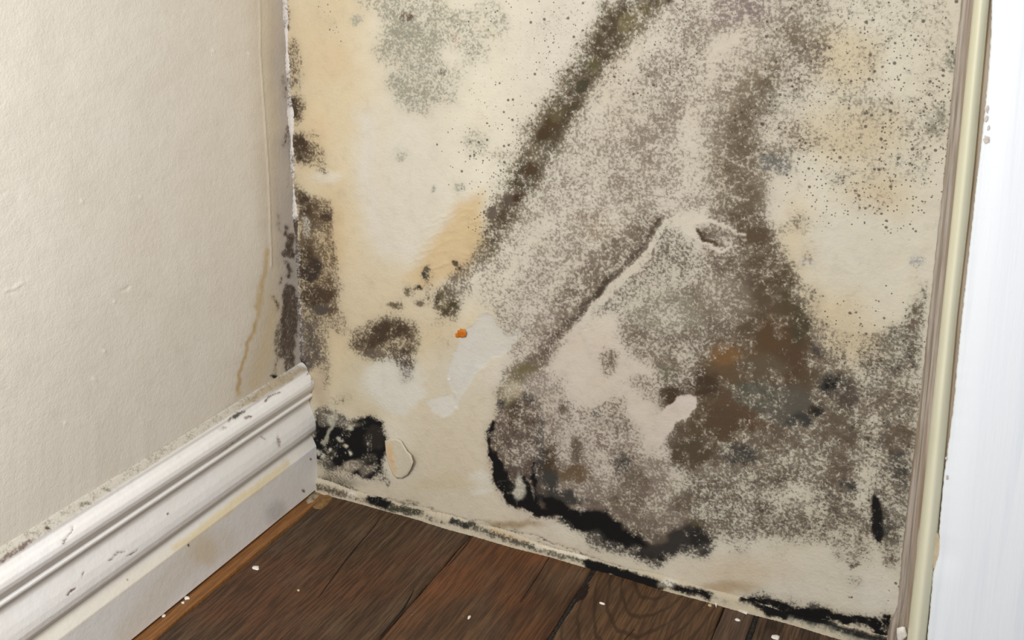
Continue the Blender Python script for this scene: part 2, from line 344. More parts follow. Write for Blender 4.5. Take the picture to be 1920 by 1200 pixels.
# --- brown haze band and the big dark triangle
L([(1640,-200),(1555,20),(1490,100),(1440,170),(1400,240),(1385,310),(1385,390)],[110,70,84,100,96,96,110],28,d=.66,c=HZ)
L([(1470,120),(1410,220),(1380,320),(1390,400)],[20,50,50,50],26,d=.70,c=(94,80,60))
G([(1335,390),(1420,400),(1455,440),(1485,500),(1525,590),(1590,670),(1625,750),(1625,850),(1600,930),(1500,930),(1420,880),(1300,905),(1255,840),(1240,790),(1225,750),(1260,700),(1190,670),(1150,620),(1200,560),(1310,520),(1320,460)], 20, d=.64,c=GB)
G([(1370,400),(1430,410),(1470,500),(1505,590),(1530,680),(1500,760),(1420,800),(1330,840),(1290,830),(1280,790),(1310,750),(1330,680),(1400,600),(1420,520)], 26, d=.78,c=(84,68,48))
for x,y,rx,ry,s,d,c in ((1250,580,70,40,20,.54,(112,104,86)),(1350,560,50,40,20,.56,(110,98,80)),(1380,680,55,42,22,.84,(92,72,48)),(1360,665,26,18,12,.88,(112,80,42)),(1480,660,28,50,16,.92,(80,60,40)),(1450,630,30,30,16,.98,(84,62,38)),
    (1430,690,40,20,14,.86,(90,76,56)),(1500,600,18,36,12,.98,(70,60,40)),(1475,540,20,40,14,.85,(78,64,42)),(1400,770,60,30,20,.9,(88,64,42)),(1350,790,44,26,16,.94,(80,62,42)),(1300,850,36,26,14,.9,(78,64,46)),(1470,760,50,30,18,.85,(84,78,66)),
    (1420,740,40,20,14,.7,(80,76,62)),(1540,650,16,18,8,.9,DG),(1560,718,26,20,9,1.0,(52,48,42)),(1556,716,9,7,4,1.1,(28,24,20)),(1532,768,16,12,6,.98,(52,44,32)),(1500,785,22,12,7,.85,DG),(1590,745,20,26,10,.85,(76,64,54)),(1570,790,36,30,14,.8,GB),
    (1590,860,20,40,12,.78,GB),(1590,910,14,12,6,.85,DG),(1390,850,30,20,10,.85,DG),(1320,720,30,20,12,.9,BR),(1260,740,24,18,9,.95,BR),(1245,700,20,16,8,.75,(90,84,64)),(1460,900,60,20,14,.62,GB),(1560,835,14,14,6,.5,GB)):
    E(x,y,rx,ry,s,d=d,c=c)
E(1480,870,26,16,10,d=.45); E(1530,870,20,30,10,d=.5); E(1520,560,22,30,10,d=.42); E(1545,610,20,20,9,d=.38)
# light peeled area and white scrapes
G([(1250,412),(1290,440),(1325,490),(1328,508),(1290,520),(1230,560),(1170,585),(1110,610),(1085,650),(1060,640),(1100,590),(1160,540),(1210,480)], 8, d=.37,p=(206,198,180))
G([(1068,620),(1120,590),(1165,610),(1170,650),(1160,720),(1150,770),(1085,780),(1072,700),(1062,650)], 12, d=.10,c=PG,p=(208,196,172))
L([(1092,622),(1100,660)],[14,10],5,h=1.2); L([(1106,625),(1108,660)],[5,4],3,h=-.8)
E(1270,590,34,14,9,d=.38); E(1230,650,30,20,12,d=.44); E(1270,662,22,8,7,d=.22)
for x,y,rx,ry,d in ((1142,678,18,26,.55),(1180,625,14,12,.55),(1195,720,20,12,.5),(1160,745,22,30,.16),(1215,735,20,20,.4)): E(x,y,rx,ry,7,d=d,c=GB)
# left dark lobe
G([(925,790),(935,755),(965,735),(985,690),(1010,690),(1030,720),(1010,760),(1010,900),(1060,980),(990,960),(945,900)], 9, d=.74,c=(80,64,52))
E(980,700,34,20,10,d=.78,c=(104,92,62)); E(950,735,20,20,10,d=.62,c=(110,98,68)); E(968,728,18,12,8,d=.5,c=(150,136,100)); E(975,780,28,26,8,d=.86,c=(74,58,42)); E(995,740,10,16,5,d=.85,c=DG); E(940,755,8,9,4,d=.85,c=DG)
E(950,785,8,6,4,d=.3); E(975,855,20,30,8,d=.62); E(1030,720,40,24,12,d=.44,c=(120,108,94)); E(1045,760,34,24,12,d=.32,c=PG)
G([(1005,780),(1080,760),(1160,770),(1230,830),(1260,900),(1300,960),(1280,1010),(1180,990),(1100,960),(1020,940)], 14, d=.46,c=(104,88,74))
for x,y,rx,ry,d,c in ((1052,778,9,22,.72,GB),(1070,790,20,5,.6,GB),(1050,850,14,50,.3,PG),(1080,850,26,60,.28,PG),(1078,845,12,24,.66,GB),(1122,770,14,16,.55,DG),(1150,760,22,14,.5,GB),(1160,800,26,22,.56,GB),(1130,800,14,20,.4,GB),(1030,880,14,50,.66,BR),(1010,840,7,60,.72,DG),
    (1080,885,34,14,.62,(96,76,50)),(1062,930,50,16,.8,DG),(1030,900,16,20,.8,DG),(1165,870,12,22,.64,DG),(1200,850,24,16,.5,GB),(1215,880,16,18,.36,PG),(1180,900,30,14,.56,GB),(1240,850,20,26,.36,PG),(1225,830,22,14,.26,PG),(1130,870,16,30,.3,PG),(1240,900,24,40,.45,PG),
    (1170,940,44,14,.5,GB),(1110,920,30,16,.4,PG),(1060,960,26,6,.25,PG),(1250,960,30,20,.45,PG),(1290,940,30,20,.6,GB),(1350,930,40,24,.62,(84,74,50)),(1330,985,40,16,.66,(84,72,48))):
    E(x,y,rx,ry,7,d=d,c=c)
G([(1272,742),(1290,738),(1306,746),(1306,762),(1290,784),(1262,800),(1245,830),(1215,845),(1195,830),(1225,795)], 3, d=.08,c=PG,p=(206,190,178))
G([(1272,742),(1290,738),(1306,746),(1306,762),(1290,784),(1262,800)], 2, d=.0,h=-.8)
E(1225,845,26,12,8,d=.22,c=PG); E(1248,850,14,8,6,d=.08,p=(216,206,192),c=PG)
L([(1152,830),(1138,850),(1130,880),(1112,905)],[3,6,5,2],2,d=.15,h=.9); L([(1146,832),(1130,858),(1122,885)],2.5,1.6,h=-.9,d=.6)
# black rim of the lobe
L([(924,795),(917,815),(924,845),(933,872),(947,905),(962,930),(985,945)],[8,14,14,22,30,28,16],4,d=1.15,c=BK)
E(930,835,10,14,4,d=.55,c=BR)
L([(985,900),(995,950)],[10,14],3,d=1.15,c=BK); E(975,915,7,22,4,d=.25,c=GY); L([(1000,870),(1003,930),(1004,960)],[3,8,10],3,d=1.1,c=BK)
L([(975,945),(1000,960),(1030,965)],[14,12,14],4,d=1.1,c=BK)
G([(1008,925),(1040,935),(1070,955),(1130,960),(1170,995),(1225,1025),(1250,1050),(1210,1045),(1150,1030),(1120,1022),(1100,995),(1060,985),(1020,955)], 7, d=1.12,c=BK)
L([(1110,1015),(1160,1025),(1200,1040),(1240,1058)],[24,18,18,10],8,d=.85,c=(40,36,32)); E(1110,1005,16,14,7,d=.6,c=DG)
G([(1230,1010),(1290,985),(1330,1000),(1342,1015),(1320,1042),(1260,1045),(1200,1035)], 12, d=.88,c=(50,45,40)); E(1312,1010,20,18,8,d=.98,c=(36,33,30)); E(1320,1030,16,10,5,d=.85,c=DG)
E(1225,1010,20,12,8,d=.5,c=GB)
L([(1001,745),(1003,830),(1006,960)],1.5,1.5,d=.2,h=.6,k=.7); L([(1033,640),(1034,700)],2,1.2,h=.5,raw=True)
G([(1040,800),(1250,850),(1330,920),(1340,1000),(1240,1040),(1120,1000),(1020,950),(1010,860)], 26, raw=True, add=True, d=.10)
G([(1060,920),(1160,930),(1300,970),(1320,1010),(1230,1030),(1120,1000)], 22, raw=True, add=True, d=.16)
G([(1370,420),(1460,440),(1530,620),(1600,720),(1600,860),(1500,880),(1300,900),(1260,820),(1300,720),(1360,600)], 40, raw=True, add=True, d=.09)
G([(1000,560),(1240,640),(1300,900),(1000,960),(930,860),(960,700)], 50, p=(204,188,176), k=.6)
# --- lower right speckle
G([(1290,900),(1420,885),(1600,930),(1640,1000),(1560,1020),(1450,1020),(1380,1045),(1330,1000)], 18, d=.54,c=(76,62,48))
E(1460,930,40,14,10,d=.3); E(1500,920,26,16,9,d=.2); E(1530,955,20,10,7,d=.25); E(1420,985,60,16,10,d=.48); E(1440,1020,50,14,10,d=.2)
G([(1600,640),(1700,600),(1735,560),(1730,700),(1710,900),(1690,1060),(1640,1010),(1620,900),(1640,800)], 14, d=.55,c=(76,66,54))
E(1560,640,30,26,12,d=.35,c=GB); E(1600,640,30,20,10,d=.32,c=GB); E(1640,640,20,20,10,d=.4,c=GB); E(1680,650,26,30,12,d=.48,c=(84,80,68)); E(1720,590,16,26,8,d=.72,c=GB); E(1710,560,10,10,5,d=.6,c=OL); E(1730,540,9,20,6,d=.6); E(1705,570,8,6,4,d=.6)
E(1668,575,7,8,4,d=.6,c=GB); E(1660,720,30,26,12,d=.56,c=(100,90,76)); E(1640,760,30,20,10,d=.6,c=GB); E(1690,750,30,40,12,d=.6,c=(90,76,60)); E(1630,810,16,20,8,d=.5,c=GB); E(1628,818,6,5,3,d=1,c=GB); E(1690,820,30,30,10,d=.7,c=GB); E(1690,880,20,30,9,d=.66,c=DG)
E(1620,890,20,24,8,d=.26); E(1640,940,14,12,6,d=.25); E(1655,860,16,12,6,d=.42); E(1660,910,30,14,8,d=.45); E(1650,850,12,10,5,d=.3)
L([(1641,640),(1642,700),(1641,800),(1640,870)],4,4,d=.3,k=.7)
G([(1638,925),(1648,935),(1655,960),(1658,1000),(1654,1016),(1645,1020),(1635,1000),(1632,975),(1634,945)], 4, raw=True, d=1.0,c=(22,20,18)); E(1665,990,10,26,6,d=.5,c=DG)
E(1600,1030,20,14,7,d=.5,c=(100,70,60)); E(1675,1050,18,16,7,d=.72,c=GB); E(1602,1090,14,14,5,d=.36,c=GB); E(1602,1058,8,4,2,d=.9,c=(80,50,44)); E(1590,1050,26,14,9,d=.35); E(1660,1030,20,12,6,d=.4)
G([(1560,980),(1620,1000),(1640,1060),(1600,1060),(1560,1020)],12,d=.4,c=GB); E(1470,1040,26,8,6,d=.28,c=GY); E(1592,1121,5,2,1.5,d=1.1,c=BK)
E(1670,1130,10,30,5,t=.55); E(1672,1090,8,26,5,t=.4)
# --- right upper growth
G([(1480,-200),(1800,-200),(1790,250),(1740,400),(1560,360),(1440,310),(1440,200),(1540,60)], 40, d=.27,c=(112,104,88))
for x,y,rx,ry,d,c in ((1450,305,26,18,.62,(80,82,78)),(1475,320,18,10,.5,(90,92,88)),(1568,335,8,6,.6,DG),(1583,335,7,5,.55,DG),(1500,352,10,6,.4,DG),(1587,355,8,6,.4,GY),(1550,404,7,5,.5,GY),(1530,425,22,16,.24,GY),(1518,490,12,11,.5,(130,134,138)),(1553,463,10,9,.36,GY),
    (1717,490,13,12,.5,(136,138,146)),(1725,480,6,8,.6,(120,124,134)),(1605,418,9,8,.25,GY),(1786,105,14,26,.62,(96,98,80)),(1762,228,20,28,.55,(104,104,86)),(1745,215,14,10,.4,GY),(1620,200,50,30,.34,(110,106,90)),(1540,40,40,40,.42,(112,100,78)),(1500,130,40,50,.4,GB),(1530,100,30,24,.45,GB),
    (1700,120,40,60,.2,GY),(1500,250,40,30,.4,GB),(1630,380,40,26,.28,(120,84,60)),(1460,280,30,14,.42,GB),(1520,300,30,20,.2,GY),(1560,220,30,30,.3,GY),(1465,375,10,8,.35,GB),(1490,420,30,26,.32,GB),(1520,470,14,20,.3,(130,96,70)),(1700,400,30,60,.12,GB),
    (1740,420,14,60,.2,GB),(1720,520,16,20,.2,GB),(1680,560,30,20,.2,GY),(1600,600,40,20,.2,GY),(1575,535,8,6,.3,GY),(1598,540,4,3,.7,GB),(1580,503,3,4,.9,DG),(1600,468,3,3,.7,DG)):
    E(x,y,rx,ry,6,d=d,c=c)
E(1590,480,50,70,24,d=.02,k=.8); E(1640,540,50,50,24,d=.02,k=.8)
# flaked slot at (1330,435)
L([(1302,430),(1312,445),(1330,450),(1350,456)],[3,7,5,3],2,h=-1.4,d=1.0,c=BR); L([(1300,424),(1330,418),(1365,428),(1400,440)],[4,8,8,4],3,h=1.0,d=.35,p=(206,192,176)); L([(1300,448),(1330,458),(1356,466),(1380,455),(1400,450)],[4,8,8,10,5],3,h=1.2,d=.22,p=(210,196,182)); E(1345,440,34,9,5,d=.66,c=GB,h=-.8)
L([(1315,500),(1330,510),(1328,530)],[3,4,3],2,h=-1.0,d=.55)
L([(1262,452),(1256,470),(1250,482)],[2,5,3],2,d=.8,c=GB,h=-.5); L([(1272,428),(1280,424)],3,2,d=.7,c=GB)
# peeled step: the sheet on the left of the diagonal sits proud
G([(1250,402),(1190,472),(1132,545),(1070,600),(1010,590),(1100,440),(1200,360)], 2.0, h=1.6)
G([(1248,404),(1296,440),(1330,492),(1326,520),(1300,500),(1280,462),(1240,430)], 2, h=.7)
# black corner blob low on the left
G([(590,770),(604,758),(632,776),(655,786),(690,778),(716,798),(722,830),(714,870),(724,893),(708,896),(650,884),(620,872),(590,862)], 6, d=1.15,c=BK)
for x,y,rx,ry,d,c in ((612,780,18,14,.8,(70,64,52)),(625,785,10,8,.5,GY),(655,792,14,5,.75,(90,82,66)),(658,798,4,2.5,.1,GY),(638,822,5,3,.4,GY),(650,832,3,4,.3,(150,140,110)),(654,843,3,3,.1,GY),(664,868,17,11,.45,(110,98,82)),(690,880,12,7,.5,(100,88,74)),(610,856,4,4,.1,GY),(602,848,3,4,.1,GY),(626,846,2,2,0,GY),
    (640,785,8,12,.9,(60,56,50)),(700,820,18,20,.90,(38,32,26)),(690,858,12,10,.9,(50,44,36)),(640,880,20,8,.5,GB),(728,902,5,9,.8,DG),(715,893,12,6,.7,DG),(598,765,10,10,.7,DG)): E(x,y,rx,ry,1.5 if rx < 8 else 4,d=d,c=c)
L([(631,777),(624,800),(616,822),(612,832)],[3,4,4,6],2,d=.15,c=GY,p=(150,136,100),h=.8)
# lower joint: ledge line, crevices and black patches
L([(596,905),(650,912),(700,932),(780,945),(860,975),(910,985),(1000,1012),(1100,1040),(1215,1080),(1330,1118)],2.5,1.2,h=-1.2,d=.85,c=(84,64,44),raw=False)
L([(1000,1018),(1100,1048),(1200,1075),(1300,1108)],2,1,h=-.8,d=.7,c=(84,64,44))
E(612,868,16,6,4,d=.6,c=DG); E(618,878,12,5,3,d=.7,c=DG); E(640,895,30,8,6,d=.3,c=GB); L([(600,905),(640,915),(690,938)],[16,14,10],6,d=.6,c=(66,58,46))
E(772,938,10,5,3,d=.85,c=OL); E(755,938,22,5,4,d=.6,c=OL); E(713,940,9,8,3,d=1,c=BK); E(860,976,14,5,3,d=.95,c=BK); E(880,980,14,6,4,d=.8,c=OL); E(930,990,16,6,4,d=.7,c=DG); E(965,1000,10,6,3,d=.7,c=DG)
L([(1395,1122),(1440,1130),(1480,1140),(1530,1150),(1580,1162),(1650,1170)],[10,20,24,22,18,24],5,d=1.12,c=BK)
G([(1640,1165),(1656,1148),(1672,1152),(1668,1200),(1640,1200)],5,d=1.12,c=BK); E(1430,1112,12,5,4,d=.5,c=DG); E(1525,1135,8,8,4,d=.85,c=DG); E(1490,1118,18,5,4,d=.4,c=GB)
L([(1470,1100),(1485,1108),(1490,1118)],2,1,h=-.6,d=.5); E(960,985,50,5,4,d=.35,c=OL)
# bare plaster patch and thin scraped layers
G([(884,612),(905,590),(922,588),(926,600),(937,618),(950,628),(975,618),(972,632),(945,655),(925,672),(905,690),(885,712),(866,740),(852,770),(848,765),(856,740),(842,715),(842,690),(856,660),(866,640),(862,628)], 1.6, d=.0, p=(200,198,190), h=-1.1)
G([(800,752),(850,738),(858,768),(830,785),(810,772)],2,p=(206,202,190),h=-.5); E(905,690,10,5,3,h=.8)
E(925,640,40,10,6,ang=-40,p=(200,198,186)); G([(700,690),(740,672),(764,700),(800,740),(760,782),(720,770),(698,730)],8,p=(206,202,188))
E(842,709,3,2.5,1.2,h=1.6,p=(232,228,214))
E(610,330,30,12,8,p=(214,202,176),h=.8); L([(668,368),(700,369)],2,1,d=.4,h=.4)
W.P *= .90; lum = W.P.mean(2, keepdims=True); W.P = W.P*.60 + lum*lin((214,206,186))/lin((214,206,186)).mean()*.40
# slow unevenness of the plaster
W.H += 1.3*fbm(W.X, W.Y, 170, 91) + .18*fbm(W.X, W.Y, 26, 95) + .12*fbm(W.X, W.Y, 8, 99)
# mottle the density so that edges and insides break up
W.D = W.D + .10*np.clip((W.D-.25)*4, 0, 1)*np.clip((.95-W.D)*4, 0, 1)
W.T = np.clip(W.T, 0, 1)
def blur(A, r):
    for ax in (0, 1):
        for _ in range(2):
            P_ = np.pad(A, [(r+1, r) if k == ax else (0, 0) for k in (0, 1)], mode='edge'); c_ = np.cumsum(P_, axis=ax)
            A = (np.take(c_, range(2*r+1, c_.shape[ax]), axis=ax) - np.take(c_, range(0, c_.shape[ax]-2*r-1), axis=ax)) / (2*r+1)
    return A
Db = blur(W.D, 5); kb = np.clip((1.0 - np.maximum(W.D, Db*.9))*3.5, 0, 1) * .75     # growth thins out at its margins, solid black keeps its rim
W.D = W.D*(1-kb) + Db*kb
# crisp features over the soft growth: peeled edge, scrapes, flaked slot
L([(1256,412),(1206,482),(1144,552),(1084,606),(1050,640)],[6,16,18,16,8],2.2,d=.2)
L([(1240,408),(1190,468),(1130,542),(1068,596),(1020,655)],[4,9,12,10,5],3.5,d=.86,c=(70,58,44),k=.75)
G([(1272,742),(1290,738),(1306,746),(1306,762),(1290,784),(1262,800),(1245,825),(1222,835),(1205,826),(1228,792)], 2.2, d=.06,c=PG)
L([(1302,432),(1312,447),(1330,452),(1350,457)],[3,6,4,2],1.5,d=1.0,c=BR); L([(1304,450),(1330,461),(1356,468),(1380,457)],[3,6,6,3],2,d=.12)
L([(1302,424),(1330,418),(1365,428),(1400,440)],[3,6,6,3],2.5,d=.2)
for x,y,rx,ry,d,c in ((800,512,8,14,.85,DG),(853,496,7,5,1,BR),(785,540,7,4,.85,BR),(765,546,9,8,.65,OL),(740,572,13,5,.75,OL),(788,567,6,6,.75,GB),(738,628,20,9,.95,BR),(1556,716,10,8,1.1,(26,22,20)),(1532,768,9,7,1.0,(36,32,26)),(668,32,10,9,.55,GY),(758,295,10,9,.55,GY),(862,353,8,8,.6,GY),(815,357,5,5,.6,GY),(1602,1058,7,3,.9,(80,50,44))):
    E(x,y,rx,ry,2.5,d=d,c=c)
lc = W.C.mean(2, keepdims=True); W.C = W.C*.85 + lc*.15*np.array([1.06,1,.9])
W.D *= np.clip(1 + .26*fbm(W.X, W.Y, 34, 71) + .24*fbm(W.X, W.Y, 11, 75), .4, 1.6)

mat_wall = stained('stained_plaster')
nx, nz = 540, 620
us = np.concatenate([np.linspace(-.01, .835, nx-20), np.linspace(.84, 1.6, 20)])
zs = np.concatenate([np.linspace(-.02, .79, nz-25), np.linspace(.80, 1.9, 25)])
U, Z = np.meshgrid(us, zs, indexing='ij')
P = np.stack([U.ravel(), np.zeros(U.size), Z.ravel()], 1)
px, py = project(P)
P[:,1] -= W.sample(px, py, W.H) * .0006
me = grid_mesh('wall_back', P, nx, nz)
W.write(me, P)
wall_back = struct(link('wall_back', me, mat_wall))
# ------------------------------------------------------------------ left wall
LF = Stain(-260, -260, 640, 800, 2, (222,214,199), growth=(84,70,58), warp=.7, seed=11)
E, L, G = LF.E, LF.L, LF.G
G([(470,-260),(560,-260),(580,760),(440,760),(500,500)],30,p=(200,188,166))  # warm tint, darkened further to paint in the light's falloff towards the corner
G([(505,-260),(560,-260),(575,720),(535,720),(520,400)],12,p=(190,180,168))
L([(500,470),(492,560),(478,610),(462,660),(450,700),(448,740)],[10,10,7,6,6,8],4,p=(192,166,118),k=.75)
L([(480,600),(455,680),(446,730)],[4,5,7],2.5,p=(176,146,92),k=.6); L([(515,560),(500,660),(480,720)],[14,22,20],12,p=(206,186,148),k=.6)
L([(484,-250),(488,100),(497,230),(505,350),(508,500)],2.2,1,h=2.0,raw=True); L([(498,-250),(505,200),(512,420)],14,8,h=.6,raw=True)
for pts,w,d in ((((530,140),(529,180)),7,.5),(((536,245),(533,275)),8,.62),(((534,-200),(533,40)),5,.3),(((524,400),(526,430)),5,.55),(((540,420),(536,435)),9,.9),(((545,445),(546,480)),18,.85),(((538,478),(552,482)),14,.8),
    (((540,500),(542,520)),10,.85),(((527,520),(526,532)),5,.6),(((517,555),(519,580)),5,.85),(((545,545),(535,600),(530,660)),22,.86),(((552,560),(548,680)),18,.8),(((522,610),(525,660)),12,.6),(((524,670),(520,700)),6,.5),(((545,680),(540,700)),12,.7)):
    L(pts,w,5,d=d,c=(80,66,54))
E(519,704,5,4,2.5,d=1,c=BK); L([(540,100),(542,350)],4,3,d=.35)
L([(16,545),(30,536),(48,528)],3,1.5,h=1.6); L([(18,548),(34,541)],2,1,h=-1.2); L([(232,548),(240,543),(246,538)],2.5,1.2,h=-1.8); L([(252,476),(262,470)],2,1,h=-1.2)
L([(0,362),(15,356)],3,1.5,h=-1.)
for x,y in ((217,564),(469,103),(175,708),(123,830),(52,943),(195,660),(265,370),(150,380),(125,790),(400,95)): E(x,y,3,3,1.5,h=1.8,p=(230,224,210),k=.8)
LF.H += 1.4*fbm(LF.X, LF.Y, 120, 31) + .08*fbm(LF.X, LF.Y, 14, 35)
mat_left = stained('left_wall_paint', bump=.0003, bscale=420, tex=.5, rough=.62, spec=.3, amp=2.0)
ny, nz = 360, 460
ys = np.concatenate([np.linspace(.005, -.56, ny-30), np.linspace(-.58, -2.4, 30)])
zs = np.concatenate([np.linspace(-.02, .79, nz-20), np.linspace(.80, 1.9, 20)])
Yg, Z = np.meshgrid(ys, zs, indexing='ij')
P = np.stack([np.zeros(Yg.size), Yg.ravel(), Z.ravel()], 1)
px, py = project(P); P[:,0] += LF.sample(px, py, LF.H) * .0005 * (P[:,1] > -.8)
me = grid_mesh('wall_left', P, ny, nz, flip=False)
LF.write(me, P)
wall_left = struct(link('wall_left', me, mat_left))

# filler bead in the corner between the two walls
CK = Stain(500, -220, 620, 760, 2, (206,198,188), growth=(80,68,58), warp=.5, seed=17)
for y0,y1,d in ((-150,40,.25),(150,190,.4),(300,330,.25),(425,445,.95),(450,485,.75),(500,525,.7),(560,690,.62)): CK.L([(536+.052*y0,y0),(536+.052*y1,y1)],30,8,d=d+.08)
CK.E(563,688,12,10,4,d=1,c=BK)
bv, bf = [], []
nseg, nr = 420, 7
for i in range(nseg):
    z = .188 + (1.3-.188) * (i/(nseg-1))**1.0
    w = .0030 + .0009*math.sin(z*37) + .0009*math.sin(z*91+1) + .0009*random.uniform(-1,1)
    cx = .0006*math.sin(z*60)
    for k in range(nr):
        a = math.pi/2 * k/(nr-1)
        r = w * (1 - .42*math.sin(2*a)) * 1.25
        bv.append((r*math.cos(a)+cx*0 - .0004, -r*math.sin(a) + .0004, z))
for i in range(nseg-1):
    for k in range(nr-1):
        a = i*nr+k; bf.append((a, a+1, a+nr+1, a+nr))
me = pymesh('filler_bead', bv, bf); CK.write(me, np.array(bv))
o = link('filler_bead', me, stained('corner_filler', tex=.4, bump=.0006), wall_left)

# ------------------------------------------------------------------ skirting board on the left wall
SK = Stain(-200, 640, 640, 1330, 2, (234,230,223), growth=(120,104,86), warp=.6, seed=23)
E, L, G = SK.E, SK.L, SK.G
G([(-120,1092),(0,1020),(440,752),(540,690),(557,684),(578,690),(500,740),(440,775),(326,847),(20,1044),(-120,1130)],3,raw=True,p=(206,199,184),d=.34,c=(130,122,104))
L([(0,1050),(40,1025),(62,1010)],[10,12,8],4,d=.75,c=(108,88,78)); E(88,990,4,3,1.5,d=1,c=(90,70,60)); E(160,945,12,4,3,d=.7,c=(110,104,84)); E(200,918,8,3,2,d=.6,c=(110,104,84))
G([(440,764),(520,708),(570,688),(578,692),(500,742)],4,p=(186,172,146),d=.3,c=(120,104,82))
L([(-150,1372),(88,1200),(355,1008),(590,825)],[34,32,20,10],3,raw=True,p=(233,226,210)); L([(330,1028),(420,962),(540,868)],[10,16,10],6,p=(226,210,172))
L([(240,1190),(340,1060),(420,1010)],50,14,p=(222,210,190),k=.5); E(385,1030,26,30,14,p=(218,202,172),k=.7); E(520,960,20,20,12,p=(196,194,188),k=.7)
L([(120,1010),(128,1004),(136,994),(136,985)],[5,4,4,2],1.6,d=.9,h=-1.5,c=(110,96,84)); L([(118,1016),(128,1008)],5,2,d=.6,c=(120,100,88))
L([(430,792),(450,778),(462,770)],[5,9,4],3,d=.85,c=(84,84,74)); L([(462,786),(474,780)],6,2,d=.7,c=(110,90,90)); L([(500,752),(515,742),(525,735)],3,1.5,d=.8,c=(110,96,84)); E(420,803,8,3,2,d=.5,c=GY)
L([(128,1113),(134,1104),(141,1098)],[4,5,2],1.3,d=1,h=-1.4,c=(120,104,92)); L([(153,1082),(158,1074)],4,1.5,d=.7,h=-1,c=(130,114,100)); L([(205,1050),(222,1036),(230,1034)],[4,6,3],2,d=.6,h=-1,c=(130,120,104)); L([(236,1044),(250,1036),(256,1030)],[3,3,2],1.2,d=.8,h=-1,c=(110,100,90))
E(523,828,4,12,2,d=.6,c=(130,104,84),h=-.6); E(492,823,5,3,2,d=.6,c=(130,104,84)); E(313,960,2,2,1,d=1); E(587,862,2,2,1,d=1); E(571,918,3,3,1.5,d=1); E(358,1020,2,2,1,d=1.1,c=BR); E(243,1089,2,2,1,d=.9)
L([(580,700),(575,706)],3,1.5,d=.8); L([(577,690),(584,704)],3,2,d=.6); E(582,716,2,10,1.5,d=.6,c=GB); L([(405,855),(450,822),(480,802)],2,1.2,d=.6,c=(90,66,50))
prof_px_unused = 0
prof_px = [(577,691),(577.5,696),(581,702),(584,706),(588,713),(589.5,719),(589,725),(586.5,731),(582,736),(583.5,737.5),(586,740),(586,743.5),(582,747),(579.5,750),
    (581,757),(584,766),(588,777),(591,788),(592.5,797),(592,805),(589,810),(583.5,813.5),(584,815.5),(587.0,821)]
prof = [(0.0, .2500*S), (.002*S, .2488*S)] + [(on_back(q)[0], on_back(q)[2]) for q in prof_px] + [(.0222*S, .0885*S), (.0222*S, .0865*S), (.0220*S, .06*S), (.0219*S, .03*S), (.0218*S, .0032), (0, .0032)]
# refine
pp = []
for i in range(len(prof)-1):
    a, b = prof[i], prof[i+1]; n = max(1, int(math.hypot(a[0]-b[0], a[1]-b[1]) / .0009))
    if i >= len(prof)-2: n = 2
    for k in range(n): pp.append((a[0]+(b[0]-a[0])*k/n, a[1]+(b[1]-a[1])*k/n))
pp.append(prof[-1]); pp = np.array(pp)
n_y = 420
ys = np.concatenate([np.linspace(-.0003, -.56, n_y-20), np.linspace(-.6, -2.4, 20)])
Yg = np.repeat(ys, len(pp)); Xg = np.tile(pp[:,0], n_y); Zg = np.tile(pp[:,1], n_y)
P = np.stack([Xg, Yg, Zg], 1); px, py = project(P)
SK.H += .5*fbm(SK.X, SK.Y, 30, 61) + .25*fbm(SK.X, SK.Y, 9, 65)
hh = SK.sample(px, py, SK.H) * .00028
P[:,0] += hh * (P[:,0] > .002); P[:,2] += hh*.4
me = grid_mesh('baseboard_left', P, n_y, len(pp), flip=True)
SK.write(me, P)
mat_skirt = stained('skirting_paint', fine=420, bump=.0002, bscale=340, tex=.35, rough=.42, spec=.4, amp=1.8)
bb = struct(link('baseboard_left', me, mat_skirt))

# ------------------------------------------------------------------ plaster ledge along the foot of the back wall
TR = Stain(560, 860, 1760, 1260, 2, (184,172,148), growth=(60,52,42), warp=.6, seed=29)
E, L, G = TR.E, TR.L, TR.G
floorline = lambda x: 918 + (x-597)*.2795
def fl(a, b, off): return [(a, floorline(a)+off), (b, floorline(b)+off)]
for a,b,off,w,d,c in ((596,650,-6,12,.8,(70,58,42)),(650,720,-4,8,.55,(90,70,46)),(700,730,-9,16,1.05,BK),(740,790,-5,14,.9,(50,50,36)),(800,850,-2,6,.6,DG),(850,890,-8,14,1,(40,40,32)),(890,1000,-5,11,.8,(52,52,44)),(1000,1110,-2,8,.75,(60,62,52)),
    (1105,1240,-2,20,1.15,BK),(1240,1280,-4,12,.6,(90,86,70)),(1270,1335,-5,14,1.05,BK),(1340,1400,-4,10,.35,GY),(1390,1470,-14,12,1.1,BK),(1440,1560,-12,20,1.12,BK),(1560,1660,-10,20,1.0,(34,32,28)),(1480,1640,-1,6,.5,GY)):
    L(fl(a,b,off), w, 4, d=d, c=c)
E(660,928,14,5,3,p=(214,206,190)); E(860,985,14,4,3,p=(212,204,190)); L(fl(1000,1100,-10),8,3,p=(208,198,176)); L(fl(920,990,-10),6,3,p=(190,160,120)); E(1256,1090,14,6,3,d=.3,p=(212,206,190))
nx_ = 560
xs = np.linspace(.0218*S, 1.012*S, nx_)
sec = [(0, .0185),(.0012,.0180),(.0030,.0150),(.0042,.0105),(.0052,.0060),(.0060,.0022),(.0064,.0)]
V = []
for i, x in enumerate(xs):
    a = 1 + .16*math.sin(x*23+1) + .10*math.sin(x*61) + .05*random.uniform(-1,1)
    hgt = a * (.82 + .1*math.sin(x*9))
    for (dy, z) in sec:
        V.append((x, -dy*a - .0004 + .0003*random.uniform(-1,1), z*hgt))
V = np.array(V); me = grid_mesh('trim_1', V, nx_, len(sec), flip=True); TR.write(me, V)
